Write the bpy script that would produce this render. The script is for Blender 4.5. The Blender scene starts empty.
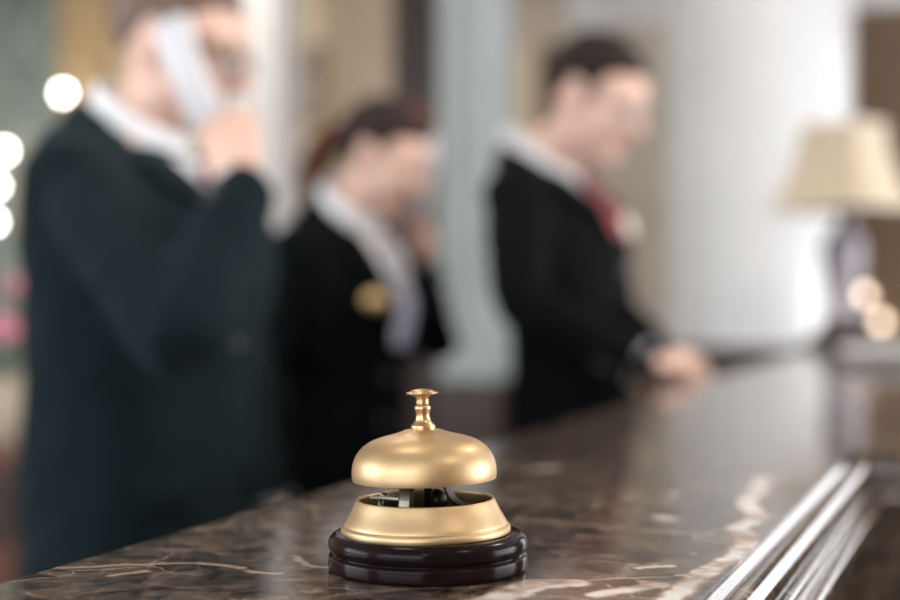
import bpy, bmesh, math, random
from mathutils import Vector, Matrix, noise
random.seed(7)
C = bpy.context.scene.collection
SC = bpy.context.scene
R = math.radians
PI = math.pi

# ------------------------------------------------------------------ camera frame
FPX = 1403.0                 # focal length in pixels of the 900 px frame
YAW = R(20.3)
EYE = 1.232                  # camera height
TOP = 1.100                  # counter top height
HOR = 305.0                  # horizon row
FWD = Vector((-math.sin(YAW), math.cos(YAW), 0))
RGT = Vector((math.cos(YAW), math.sin(YAW), 0))
CAM = Vector((0, 0, EYE))

def ray(px, py):
    return FWD + RGT * ((px - 450) / FPX) + Vector((0, 0, (HOR - py) / FPX))
def at(px, py, D):
    return CAM + ray(px, py) * D
def on_z(px, py, z=TOP):
    d = ray(px, py); return CAM + d * ((z - EYE) / d.z)
def on_y(px, py, y):
    d = ray(px, py); return CAM + d * (y / d.y)

# ------------------------------------------------------------------ materials
def mat(name, col=(.5, .5, .5), rough=.5, metal=0., **k):
    m = bpy.data.materials.new(name); m.use_nodes = True
    b = m.node_tree.nodes['Principled BSDF']
    b.inputs['Base Color'].default_value = (*col, 1)
    b.inputs['Roughness'].default_value = rough
    b.inputs['Metallic'].default_value = metal
    for n, v in k.items():
        b.inputs[n.replace('_', ' ')].default_value = v
    return m
def nd(m, t, **k):
    n = m.node_tree.nodes.new(t)
    for a, v in k.items(): setattr(n, a, v)
    return n
def ln(m, a, b): m.node_tree.links.new(a, b)
def bsdf(m): return m.node_tree.nodes['Principled BSDF']
def noise_col(m, scale, c1, c2, detail=4, lo=.35, hi=.65, bump=0., obj=True, stretch=None, dist=0.):
    tc = nd(m, 'ShaderNodeTexCoord'); src = tc.outputs['Object']
    if stretch:
        mp = nd(m, 'ShaderNodeMapping'); mp.inputs['Scale'].default_value = stretch
        ln(m, src, mp.inputs['Vector']); src = mp.outputs['Vector']
    n = nd(m, 'ShaderNodeTexNoise'); n.inputs['Scale'].default_value = scale
    n.inputs['Detail'].default_value = detail; n.inputs['Distortion'].default_value = dist
    ln(m, src, n.inputs['Vector'])
    r = nd(m, 'ShaderNodeValToRGB')
    r.color_ramp.elements[0].position = lo; r.color_ramp.elements[0].color = (*c1, 1)
    r.color_ramp.elements[1].position = hi; r.color_ramp.elements[1].color = (*c2, 1)
    ln(m, n.outputs['Fac'], r.inputs['Fac']); ln(m, r.outputs['Color'], bsdf(m).inputs['Base Color'])
    if bump:
        b = nd(m, 'ShaderNodeBump'); b.inputs['Strength'].default_value = bump
        b.inputs['Distance'].default_value = .002
        ln(m, n.outputs['Fac'], b.inputs['Height']); ln(m, b.outputs['Normal'], bsdf(m).inputs['Normal'])
    return m
def emis(name, col, s):
    m = mat(name, col, .4)
    bsdf(m).inputs['Emission Color'].default_value = (*col, 1)
    bsdf(m).inputs['Emission Strength'].default_value = s
    return m

M = {}
M['skin'] = noise_col(mat('skin', rough=.5), 25, (.70, .44, .35), (.78, .52, .43))
bsdf(M['skin']).inputs['Subsurface Weight'].default_value = .12
bsdf(M['skin']).inputs['Subsurface Radius'].default_value = (.02, .008, .005)
def cloth(name, c1, c2, sheen=.12):
    m = noise_col(mat(name, rough=.85), 400, c1, c2, 2, .3, .7, .3)
    bsdf(m).inputs['Sheen Weight'].default_value = sheen
    bsdf(m).inputs['Sheen Tint'].default_value = (.55, .8, .9, 1)
    bsdf(m).inputs['Specular IOR Level'].default_value = .07
    return m
M['suit_teal_sheen'] = cloth('suit_teal_sheen', (.0050, .0105, .0132), (.0072, .0145, .0180), .06)  # teal light on the near-black cloth is put into its colour
M['suit_black'] = cloth('suit_black', (.0022, .0034, .0040), (.0034, .0050, .0058), .0)
M['suit_jet'] = cloth('suit_jet', (.0020, .0030, .0036), (.0032, .0044, .0052), .0)
M['shirt'] = noise_col(mat('white_shirt', rough=.8), 300, (.84, .85, .89), (.89, .90, .94), 2, bump=.1)
M['tie_red'] = noise_col(mat('tie_red', rough=.5), 220, (.17, .010, .022), (.24, .018, .032), 2)
M['tie_grey'] = noise_col(mat('scarf_grey', rough=.5), 30, (.30, .30, .40), (.58, .58, .68), 3, stretch=(1, 6, 6))
M['hair_fair'] = noise_col(mat('hair_light_brown', rough=.6), 60, (.10, .060, .045), (.20, .125, .095), 6, stretch=(3, .5, 1), bump=.6)
M['hair_dark'] = noise_col(mat('hair_dark_brown', rough=.75, Specular_IOR_Level=.2), 60, (.018, .012, .011), (.050, .030, .026), 6, stretch=(3, .5, 1), bump=.6)
M['hair_black'] = noise_col(mat('hair_near_black', rough=.75, Specular_IOR_Level=.2), 60, (.014, .009, .008), (.032, .020, .017), 6, stretch=(3, .5, 1), bump=.6)
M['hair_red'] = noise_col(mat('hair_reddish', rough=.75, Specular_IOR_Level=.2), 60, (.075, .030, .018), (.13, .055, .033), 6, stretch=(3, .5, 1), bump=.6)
M['eye'] = mat('eye_white', (.75, .72, .70), .15)
M['iris'] = mat('iris_brown', (.05, .03, .02), .1)
M['lip'] = mat('lip', (.50, .18, .16), .4)
M['frame_black'] = mat('glasses_frame', (.02, .015, .015), .25)
M['lens'] = mat('glasses_lens', (.92, .94, .97), .05, 0, Transmission_Weight=.9, IOR=1.12)
M['gold'] = mat('gold_badge', (.90, .66, .34), .45, 1.)
M['badge_white'] = mat('badge_cream', (.82, .78, .68), .35)
M['plastic_white'] = mat('white_plastic', (.62, .62, .66), .35)
M['plastic_dark'] = mat('dark_plastic', (.02, .02, .022), .3)
M['button'] = mat('grey_button', (.035, .038, .042), .4)
M['shoe'] = mat('black_leather', (.008, .008, .008), .25)

# brass of the bell: warm, satin, slightly tarnished
def brass(name, c1, c2, r1=.24, r2=.36):
    m = noise_col(mat(name, rough=.3, metal=1.), 55, c1, c2, 6, .35, .7)
    tc = nd(m, 'ShaderNodeTexCoord'); n = nd(m, 'ShaderNodeTexNoise'); n.inputs['Scale'].default_value = 90
    n.inputs['Detail'].default_value = 5
    ln(m, tc.outputs['Object'], n.inputs['Vector'])
    mr = nd(m, 'ShaderNodeMapRange'); mr.inputs['To Min'].default_value = r1; mr.inputs['To Max'].default_value = r2
    ln(m, n.outputs['Fac'], mr.inputs['Value']); ln(m, mr.outputs['Result'], bsdf(m).inputs['Roughness'])
    return m
M['brass'] = brass('satin_brass', (.51, .35, .19), (.575, .415, .24), .42, .52)
bsdf(M['brass']).inputs['Coat Weight'].default_value = .10; bsdf(M['brass']).inputs['Coat Roughness'].default_value = .10
M['brass_stem'] = brass('bright_brass', (.54, .36, .18), (.63, .43, .23), .26, .36)
M['steel_dark'] = brass('dull_steel', (.045, .036, .026), (.10, .08, .06), .35, .55)
M['steel_light'] = brass('plated_steel', (.28, .27, .22), (.42, .40, .33), .3, .45)
M['cup_dark'] = brass('dark_cup', (.10, .075, .05), (.16, .12, .08), .4, .6)
M['base_wood'] = noise_col(mat('lacquered_wood', rough=.16), 40, (.006, .003, .0035), (.013, .005, .006), 5, stretch=(1, 1, 4))
bsdf(M['base_wood']).inputs['Specular IOR Level'].default_value = .09

# ---- dark emperador marble with its own white and rust veins
def seg_group():
    g = bpy.data.node_groups.new('vein_segment', 'ShaderNodeTree')
    I = g.interface
    for n, t in (('P', 'NodeSocketVector'), ('A', 'NodeSocketVector'), ('B', 'NodeSocketVector'), ('W', 'NodeSocketFloat')):
        I.new_socket(n, in_out='INPUT', socket_type=t)
    I.new_socket('Mask', in_out='OUTPUT', socket_type='NodeSocketFloat')
    gi = g.nodes.new('NodeGroupInput'); go = g.nodes.new('NodeGroupOutput')
    def vm(op, a, b=None):
        n = g.nodes.new('ShaderNodeVectorMath'); n.operation = op
        g.links.new(a, n.inputs[0])
        if b is not None: g.links.new(b, n.inputs[1])
        return n
    pa = vm('SUBTRACT', gi.outputs['P'], gi.outputs['A']); ba = vm('SUBTRACT', gi.outputs['B'], gi.outputs['A'])
    d1 = vm('DOT_PRODUCT', pa.outputs[0], ba.outputs[0]); d2 = vm('DOT_PRODUCT', ba.outputs[0], ba.outputs[0])
    dv = g.nodes.new('ShaderNodeMath'); dv.operation = 'DIVIDE'; dv.use_clamp = True
    g.links.new(d1.outputs['Value'], dv.inputs[0]); g.links.new(d2.outputs['Value'], dv.inputs[1])
    sc = g.nodes.new('ShaderNodeVectorMath'); sc.operation = 'SCALE'
    g.links.new(ba.outputs[0], sc.inputs[0]); g.links.new(dv.outputs[0], sc.inputs['Scale'])
    df = vm('SUBTRACT', pa.outputs[0], sc.outputs[0]); le = vm('LENGTH', df.outputs[0])
    q = g.nodes.new('ShaderNodeMath'); q.operation = 'DIVIDE'
    g.links.new(le.outputs['Value'], q.inputs[0]); g.links.new(gi.outputs['W'], q.inputs[1])
    o = g.nodes.new('ShaderNodeMath'); o.operation = 'SUBTRACT'; o.inputs[0].default_value = 1.0; o.use_clamp = True
    g.links.new(q.outputs[0], o.inputs[1]); g.links.new(o.outputs[0], go.inputs['Mask'])
    return g
SEG = seg_group()

def marble(name, veins=True):
    m = mat(name, rough=.13)
    N = lambda t, **k: nd(m, t, **k)
    pos = N('ShaderNodeNewGeometry').outputs['Position']
    def ntex(scale, detail=5, dist=0., src=pos, rough=.55):
        n = N('ShaderNodeTexNoise'); n.inputs['Scale'].default_value = scale; n.inputs['Detail'].default_value = detail
        n.inputs['Distortion'].default_value = dist; n.inputs['Roughness'].default_value = rough
        ln(m, src, n.inputs['Vector']); return n
    def ramp(fac, stops):
        r = N('ShaderNodeValToRGB'); e = r.color_ramp.elements
        e[0].position, e[0].color = stops[0][0], (*stops[0][1], 1)
        e[1].position, e[1].color = stops[-1][0], (*stops[-1][1], 1)
        for p, c in stops[1:-1]:
            x = e.new(p); x.color = (*c, 1)
        ln(m, fac, r.inputs['Fac']); return r.outputs['Color']
    def warp(scale, amount, src=pos):
        n = ntex(scale, 4, src=src)
        s = N('ShaderNodeVectorMath', operation='SUBTRACT'); s.inputs[1].default_value = (.5, .5, .5)
        ln(m, n.outputs['Color'], s.inputs[0])
        k = N('ShaderNodeVectorMath', operation='SCALE'); k.inputs['Scale'].default_value = amount
        ln(m, s.outputs[0], k.inputs[0])
        a = N('ShaderNodeVectorMath', operation='ADD'); ln(m, src, a.inputs[0]); ln(m, k.outputs[0], a.inputs[1])
        return a.outputs[0]
    def mixc(fac, a, b):
        x = N('ShaderNodeMix', data_type='RGBA')
        ln(m, fac, x.inputs[0]); ln(m, a, x.inputs[6])
        if isinstance(b, tuple): x.inputs[7].default_value = (*b, 1)
        else: ln(m, b, x.inputs[7])
        return x.outputs[2]
    def math_(op, a, b=None, clamp=False):
        x = N('ShaderNodeMath', operation=op); x.use_clamp = clamp
        for i, v in enumerate((a, b)):
            if v is None: continue
            if isinstance(v, (int, float)): x.inputs[i].default_value = v
            else: ln(m, v, x.inputs[i])
        return x.outputs[0]
    w1 = warp(9, .09)
    col = ramp(ntex(46, 9, .8, w1, .62).outputs['Fac'], [(.32, (.008, .007, .006)), (.43, (.028, .021, .017)), (.53, (.080, .057, .044)), (.62, (.14, .10, .075)), (.74, (.30, .225, .175))])
    # fine web of cracks
    for sc, wd, c, am in ((20, .020, (.52, .39, .29), .85), (48, .026, (.40, .28, .20), .7)):
        v = N('ShaderNodeTexVoronoi', feature='DISTANCE_TO_EDGE'); v.inputs['Scale'].default_value = sc
        ln(m, warp(30, .022, w1), v.inputs['Vector'])
        k = N('ShaderNodeMapRange'); k.inputs['From Max'].default_value = wd
        k.inputs['To Min'].default_value = 1; k.inputs['To Max'].default_value = 0
        ln(m, v.outputs['Distance'], k.inputs['Value'])
        gate = N('ShaderNodeMapRange'); gate.inputs['From Min'].default_value = .42; gate.inputs['From Max'].default_value = .60
        ln(m, ntex(8, 3, 0, pos).outputs['Fac'], gate.inputs['Value'])
        col = mixc(math_('MULTIPLY', math_('MULTIPLY', k.outputs[0], gate.outputs[0]), am), col, c)
    # loose white flecks
    fl = N('ShaderNodeMapRange'); fl.inputs['From Min'].default_value = .70; fl.inputs['From Max'].default_value = .76
    ln(m, ntex(26, 3, .3, w1).outputs['Fac'], fl.inputs['Value'])
    col = mixc(math_('MULTIPLY', fl.outputs[0], .55), col, (.62, .55, .49))
    if veins:
        wp = warp(70, .010, warp(22, .012))
        def line(pts, w):
            out = None
            P = [on_z(*p) for p in pts]
            for a, b in zip(P, P[1:]):
                g = N('ShaderNodeGroup'); g.node_tree = SEG
                ln(m, wp, g.inputs['P'])
                g.inputs['A'].default_value = a; g.inputs['B'].default_value = b; g.inputs['W'].default_value = w
                out = g.outputs[0] if out is None else math_('MAXIMUM', out, g.outputs[0])
            return out
        def sharp(f, lo=.15, hi=.55):
            k = N('ShaderNodeMapRange'); k.inputs['From Min'].default_value = lo; k.inputs['From Max'].default_value = hi
            ln(m, f, k.inputs['Value']); return k.outputs[0]
        rust = (.36, .20, .12); white = (.80, .75, .70)
        main = [([(470, 606), (499, 598), (533, 585), (572, 583)], .0085), ([(596, 594), (627, 589), (655, 585)], .006),
                ([(664, 606), (684, 586), (708, 572), (732, 556), (752, 543)], .0062), ([(752, 543), (740, 529), (757, 519), (747, 502), (758, 490)], .0062),
                ([(758, 490), (762, 478)], .007)]
        thin = [([(517, 519), (620, 528), (713, 536)], .0035), ([(527, 580), (600, 579), (686, 575)], .0025),
                ([(53, 568), (125, 565), (200, 563), (242, 567), (261, 573), (280, 574)], .004), ([(113, 575), (146, 571)], .004),
                ([(296, 556), (304, 565), (326, 567)], .004), ([(600, 562), (640, 566), (680, 562)], .002)]
        blot = [([(545, 468), (552, 468)], .012), ([(660, 517), (668, 519)], .009), ([(672, 494), (674, 495)], .008), ([(640, 568), (672, 566)], .004)]
        for pts, w in main:
            f = line(pts, w * 1.6)
            br = ramp(ntex(28, 5).outputs['Fac'], [(.36, (0, 0, 0)), (.56, (1, 1, 1))])
            col = mixc(math_('MULTIPLY', sharp(f, .05, .35), .75), col, rust)
            f2 = math_('MULTIPLY', sharp(f, .30, .55), br)
            col = mixc(f2, col, white)
        for pts, w in thin:
            col = mixc(math_('MULTIPLY', sharp(line(pts, w)), .7), col, (.50, .36, .27))
        for pts, w in blot:
            col = mixc(math_('MULTIPLY', sharp(line(pts, w)), .8), col, (.72, .67, .62))
    ln(m, col, bsdf(m).inputs['Base Color'])
    rg = N('ShaderNodeMapRange'); rg.inputs['To Min'].default_value = .06; rg.inputs['To Max'].default_value = .15
    ln(m, ntex(35, 5).outputs['Fac'], rg.inputs['Value']); ln(m, rg.outputs[0], bsdf(m).inputs['Roughness'])
    bsdf(m).inputs['IOR'].default_value = 1.42
    return m
M['marble'] = marble('brown_marble')
M['marble_plain'] = marble('brown_marble_side', False)
bsdf(M['marble_plain']).inputs['IOR'].default_value = 1.6

M['wall_beige'] = noise_col(mat('beige_plaster', rough=.8), 3, (.56, .465, .36), (.62, .52, .405), 4)
M['wall_grey'] = noise_col(mat('warm_grey_plaster', rough=.8), 3, (.42, .365, .31), (.48, .42, .36), 4)
M['wall_brown'] = noise_col(mat('brown_panel', rough=.55), 5, (.10, .058, .030), (.135, .080, .044), 4, stretch=(1, 1, .2))
M['white_paint'] = noise_col(mat('white_paint', rough=.35), 4, (.66, .66, .68), (.70, .70, .72), 3)
M['white_gloss'] = noise_col(mat('white_gloss', rough=.25), 4, (.60, .595, .60), (.64, .635, .64), 3)
M['white_gloss'].node_tree.nodes['Principled BSDF'].inputs['Coat Weight'].default_value = .5
M['pilaster'] = noise_col(mat('pale_blue_grey_paint', rough=.5), 4, (.33, .37, .38), (.37, .41, .42), 3)
M['dark_wood'] = noise_col(mat('dark_wood', rough=.35), 6, (.018, .009, .007), (.040, .019, .014), 5, stretch=(6, 6, .6))
M['red_wood'] = noise_col(mat('red_brown_wood', rough=.35), 6, (.09, .030, .020), (.15, .055, .034), 5, stretch=(6, 6, .6))
M['gilt'] = noise_col(mat('gilt_wood', rough=.42), 12, (.42, .31, .17), (.52, .39, .23), 4)
M['gilt_dark'] = noise_col(mat('dark_gilt_wood', rough=.5), 12, (.20, .14, .07), (.26, .18, .09), 4)  # darker gilt for the print's frame
M['green_glass'] = noise_col(mat('grey_green_glass', rough=.2), 2.2, (.20, .26, .25), (.34, .40, .385), 3)
M['mullion'] = mat('pale_mullion', (.36, .45, .44), .4)
M['ceiling'] = noise_col(mat('ceiling_white', rough=.9), 2, (.66, .67, .68), (.72, .73, .74), 2)
M['floor'] = noise_col(mat('floor_stone', rough=.3), 3, (.20, .15, .11), (.27, .21, .16), 4)
M['shade'] = noise_col(mat('cream_fabric_shade', rough=.9), 150, (.54, .44, .33), (.59, .485, .37), 2)
M['shade_lining'] = mat('pale_lining', (.8, .75, .68), .9)
M['lamp_glaze'] = noise_col(mat('glaze_painted_reflections', rough=.12), 9, (.09, .085, .12), (.42, .36, .40), 3, .42, .62, stretch=(1, 1, .25))  # lilac reflections on the dark stem are mixed into the glaze colour
M['lamp_metal'] = mat('dark_bronze', (.05, .035, .028), .25, .6)
M['paper'] = noise_col(mat('white_paper', rough=.6), 30, (.70, .70, .73), (.78, .78, .80), 2)
M['bulb'] = emis('glowing_bulb', (1, .97, .93), 32.)
M['glint_warm'] = emis('warm_glint', (1, .76, .58), 5.)  # emission for the added globes that imitate glints on the lamp
M['petal'] = noise_col(mat('pink_petal', rough=.6), 40, (.70, .22, .32), (.85, .42, .52), 3)
M['leaf'] = noise_col(mat('dark_leaf', rough=.5), 30, (.012, .03, .010), (.03, .07, .02), 3)
M['vase'] = noise_col(mat('beige_ceramic', rough=.35), 10, (.42, .34, .26), (.52, .43, .34), 3)
M['picture'] = noise_col(mat('faded_print', rough=.6), 5, (.22, .19, .18), (.50, .45, .40), 4)
M['sky_glass'] = mat('window_glass', (.9, .95, 1), .05, 0, Transmission_Weight=1., IOR=1.05)

# ------------------------------------------------------------------ mesh helpers
def obj(name, bm, m=None, parent=None, smooth=True, mods=()):
    me = bpy.data.meshes.new(name)
    bmesh.ops.recalc_face_normals(bm, faces=bm.faces[:])
    bm.to_mesh(me); bm.free()
    if m: me.materials.append(m)
    if smooth:
        for p in me.polygons: p.use_smooth = True
    o = bpy.data.objects.new(name, me); C.objects.link(o)
    if parent: o.parent = parent
    for t, kw in mods:
        md = o.modifiers.new(t.lower(), t)
        for a, v in kw.items(): setattr(md, a, v)
    return o
def thing(name, label, cat, loc=(0, 0, 0), rz=0., group=None):
    o = bpy.data.objects.new(name, None); C.objects.link(o)
    o.empty_display_size = .1
    o.location = loc; o.rotation_euler = (0, 0, rz)
    o['label'] = label; o['category'] = cat
    if group: o['group'] = group
    return o
def tag(o, label, cat, group=None):
    o['label'] = label; o['category'] = cat
    if group: o['group'] = group
    return o
def struct(name, bm, m, parent=None, smooth=False, mods=()):
    o = obj(name, bm, m, parent, smooth, mods)
    if not parent: o['kind'] = 'structure'
    return o
def BM(): return bmesh.new()
def box(bm, lo, hi, rot=None, bev=0.):
    lo = Vector(lo); hi = Vector(hi); c = (lo + hi) / 2; s = hi - lo
    m_ = Matrix.Translation(c) @ (rot.to_4x4() if rot else Matrix()) @ Matrix.Diagonal((*s, 1))
    r = bmesh.ops.create_cube(bm, size=1, matrix=m_)
    if bev:
        es = list({e for v in r['verts'] for e in v.link_edges})
        bmesh.ops.bevel(bm, geom=es, offset=bev, segments=2, affect='EDGES', profile=.6)
    return bm
def obox(bm, c, s, m3, bev=0.):
    r = bmesh.ops.create_cube(bm, size=1, matrix=Matrix.Translation(c) @ m3.to_4x4() @ Matrix.Diagonal((*s, 1)))
    if bev:
        es = list({e for v in r['verts'] for e in v.link_edges})
        bmesh.ops.bevel(bm, geom=es, offset=bev, segments=3, affect='EDGES', profile=.6)
def ell(bm, c, r, m3=None, u=20, v=14):
    bmesh.ops.create_uvsphere(bm, u_segments=u, v_segments=v, radius=1,
        matrix=Matrix.Translation(c) @ (m3.to_4x4() if m3 else Matrix()) @ Matrix.Diagonal((*r, 1)))
def loft(bm, rings, cap=True, closed=True):
    vs = [[bm.verts.new(p) for p in r] for r in rings]
    n = len(vs[0])
    for a, b in zip(vs, vs[1:]):
        for i in range(n if closed else n - 1):
            j = (i + 1) % n
            bm.faces.new((a[i], a[j], b[j], b[i]))
    if cap:
        bm.faces.new(vs[0][::-1]); bm.faces.new(vs[-1])
    return vs
def lathe(bm, prof, n=64, c=(0, 0, 0), cap=True):
    """prof: (radius, z) from bottom to top"""
    c = Vector(c)
    rings = [[c + Vector((max(r, .00005) * math.cos(2 * PI * i / n), max(r, .00005) * math.sin(2 * PI * i / n), z)) for i in range(n)] for r, z in prof]
    return loft(bm, rings, cap)
def spline(pts, k=4):
    """Catmull-Rom through tuples"""
    out = []
    P = [pts[0]] + list(pts) + [pts[-1]]
    for i in range(1, len(P) - 2):
        for s in range(k):
            t = s / k
            out.append(tuple(.5 * (2 * b + (c - a) * t + (2 * a - 5 * b + 4 * c - d) * t * t + (3 * b - a - 3 * c + d) * t ** 3)
                             for a, b, c, d in zip(P[i - 1], P[i], P[i + 1], P[i + 2])))
    out.append(tuple(pts[-1])); return out
def tube(bm, pts, radii, n=14, k=4, flat=1.0, ends=True):
    pts = [tuple(p) + (r,) for p, r in zip(pts, radii)]
    if k > 1: pts = spline(pts, k)
    P = [Vector(p[:3]) for p in pts]; rad = [p[3] for p in pts]
    t0 = (P[1] - P[0]).normalized()
    u = t0.orthogonal().normalized()
    rings = []
    for i, p in enumerate(P):
        t = (P[min(i + 1, len(P) - 1)] - P[max(i - 1, 0)]).normalized()
        u = (u - t * u.dot(t)).normalized(); w = t.cross(u)
        rings.append([p + (u * math.cos(2 * PI * j / n) + w * math.sin(2 * PI * j / n) * flat) * rad[i] for j in range(n)])
    loft(bm, rings)
    if ends:
        for p, r in ((P[0], rad[0]), (P[-1], rad[-1])): ell(bm, p, (r, r, r), None, 14, 10)

# ================================================================== THE ROOM
YB = 6.6; XL, XR, YF, ZC = -5.8, 4.2, -4.5, 3.30
def wx(px, y=YB): return on_y(px, HOR, y).x
def wz(px, py, y=YB): return on_y(px, py, y).z
b = BM(); box(b, (XL - .1, YF - .1, -.1), (XR + .1, YB + .1, 0)); struct('floor', b, M['floor'])
b = BM(); box(b, (XL - .1, YF - .1, ZC), (XR + .1, YB + .1, ZC + .1)); struct('ceiling', b, M['ceiling'])
# back wall in three finishes, left to right
xa, xb = wx(395), wx(770)
b = BM(); box(b, (XL, YB, 0), (xa, YB + .1, ZC)); struct('wall_back_left', b, M['wall_beige'])
b = BM(); box(b, (xa, YB, 0), (xb, YB + .1, ZC)); struct('wall_back', b, M['wall_grey'])
W0, W1, WZ0, WZ1 = .40, 1.75, 1.0, 2.7
b = BM(); box(b, (xb, YB, 0), (W0, YB + .1, ZC)); box(b, (W1, YB, 0), (XR, YB + .1, ZC)); box(b, (W0, YB, 0), (W1, YB + .1, WZ0)); box(b, (W0, YB, WZ1), (W1, YB + .1, ZC)); struct('wall_back_right', b, M['wall_brown'])
b = BM()
for x in (W0, (W0 + W1) / 2 - .025, W1 - .05): box(b, (x, YB + .02, WZ0), (x + .05, YB + .08, WZ1))
struct('window_3', b, M['white_paint'])
def wall_with_window(name, win, x, y0, y1, wy0, wy1, z0, z1, m):
    s = .05
    b = BM(); box(b, (x - s, y0, 0), (x + s, wy0, ZC)); box(b, (x - s, wy1, 0), (x + s, y1, ZC))
    box(b, (x - s, wy0, 0), (x + s, wy1, z0)); box(b, (x - s, wy0, z1), (x + s, wy1, ZC)); struct(name, b, m)
    w = BM(); t = .05
    box(w, (x - .04, wy0, z0), (x + .04, wy0 + t, z1)); box(w, (x - .04, wy1 - t, z0), (x + .04, wy1, z1))
    box(w, (x - .04, wy0 + t, z0), (x + .04, wy1 - t, z0 + t)); box(w, (x - .04, wy0 + t, z1 - t), (x + .04, wy1 - t, z1))
    for f in (1 / 3, 2 / 3):
        yy = wy0 + (wy1 - wy0) * f; box(w, (x - .02, yy - .02, z0 + t), (x + .02, yy + .02, z1 - t))
    struct(win, w, M['white_paint'])
wall_with_window('wall_left', 'window_1', XL - .05, YF, YB, -3.8, .4, 1.1, 3.1, M['wall_beige'])
wall_with_window('wall_right', 'window_2', XR + .05, YF, YB, 1.6, 5.9, .5, 2.7, M['wall_beige'])
b = BM(); fx0, fx1 = -4.2, 1.2
box(b, (XL - .1, YF - .1, 0), (fx0, YF, ZC)); box(b, (fx1, YF - .1, 0), (XR + .1, YF, ZC)); box(b, (fx0, YF - .1, 0), (fx1, YF, 1.4)); box(b, (fx0, YF - .1, 3.2), (fx1, YF, ZC)); struct('wall_front', b, M['wall_beige'])
b = BM()
for i in range(5):
    x = fx0 + (fx1 - fx0 - .06) * i / 4; box(b, (x, YF - .08, 1.4), (x + .06, YF - .02, 3.2))
struct('window_added', b, M['white_paint'])  # unseen frame around the added front light
# cornice under the ceiling, a stepped profile
b = BM()
prof = [(0, 2.57), (.03, 2.58), (.035, 2.62), (.06, 2.66), (.10, 2.74), (.13, 2.78), (.13, ZC), (0, ZC)]
loft(b, [[(x, YB - d, z) for d, z in prof] for x in (wx(572), -.02)])
struct('trim_1', b, M['white_paint'])
# dark wood dado along the back wall
b = BM(); box(b, (xa, YB - .06, 0), (XR, YB, .93)); box(b, (xa, YB - .09, .93), (XR, YB, .98), bev=.012); struct('trim_2', b, M['dark_wood'])
# brown upright panel and its frame on the grey wall
x0, x1 = wx(541), wx(575)
b = BM(); box(b, (x0, YB - .05, .98), (x1, YB, 2.50)); struct('trim_3', b, M['wall_brown'])
x0, x1 = wx(500), wx(541)
b = BM(); box(b, (x0, YB - .03, .98), (x1, YB, 2.50)); struct('trim_4', b, M['wall_beige'])

# pilasters: two pale ones and the dark post between
def pil(name, p0, p1, y, m, plinth_z=None, dep=.22):
    x0, x1 = wx(p0, y), wx(p1, y)
    b = BM()
    box(b, (x0, y, (plinth_z or 0)), (x1, y + dep, ZC))
    for f in (.22, .5, .78):          # reeded face
        xc = x0 + (x1 - x0) * f
        tube(b, [(xc, y, (plinth_z or 0) + .12), (xc, y, ZC - .2)], [(x1 - x0) * .10] * 2, 12, 1)
    o = struct(name, b, m)
    if plinth_z:
        b = BM(); box(b, (x0 - .03, y - .03, 0), (x1 + .03, y + dep + .03, plinth_z), bev=.01)
        struct('plinth', b, M['dark_wood'], o)
    return o
pil('column_1', 439, 494, 5.0, M['pilaster'], .95)
pil('column_2', 391, 434, 5.25, M['dark_wood'])
pil('column_3', 228, 280, 5.9, M['white_paint'], .98)

# the big white round column, smooth shaft with fillets and a dark base
cx, cy = at(757, HOR, 5.65).xy
b = BM()
fl = []
n = 20 * 10
rings = []
for z in (1.06, 1.10, ZC - .25, ZC):
    ring = []
    for i in range(n):
        a = 2 * PI * i / n
        g = abs(math.sin(a * 10))
        r = .372 - (.006 * g ** .5 if 1.08 < z < ZC - .2 else -.01)
        ring.append((cx + r * math.cos(a), cy + r * math.sin(a), z))
    rings.append(ring)
loft(b, rings)
col = struct('column_4', b, M['white_gloss'], smooth=True)
b = BM(); lathe(b, [(.44, 0), (.44, .95), (.43, .98), (.41, 1.0), (.41, 1.04), (.395, 1.075)], 64, (cx, cy, 0)); struct('plinth', b, M['dark_wood'], col, True)

# ================================================================== COUNTER
XB = -.433                    # staff-side edge
XF = -.1145                   # lip of the guest-side edge
YC = 1.305                    # where the counter steps out
Y0, Y1 = -1.2, 4.72
XA, XC = XF + .0192 * (Y0 - .62), XF + .0192 * (YC - .62)   # the lip runs very slightly outwards
XW = .42                      # front of the wide part
counter = thing('reception_counter', 'long polished dark brown marble reception counter with white veins', 'counter', (-.27, 1.7, 0))
def cobj(name, bm, m, smooth=False, mods=()):
    o = obj(name, bm, m, counter, smooth, mods); o.matrix_parent_inverse = counter.matrix_basis.inverted(); return o
counter.matrix_basis = Matrix.Translation((-.27, 1.7, 0))
def prism(bm, outline, z0, z1):
    loft(bm, [[(x, y, z) for x, y in outline] for z in (z0, z1)])
b = BM()
outl = [(XB, Y0), (XA, Y0), (XC, YC), (XW, YC), (XW, Y1), (XB, Y1)]
prism(b, outl, TOP - .030, TOP)
bmesh.ops.bevel(b, geom=[e for e in b.edges if all(abs(v.co.z - TOP) < 1e-5 for v in e.verts)], offset=.0025, segments=3, affect='EDGES', profile=.5)
cobj('countertop', b, M['marble'])
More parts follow.
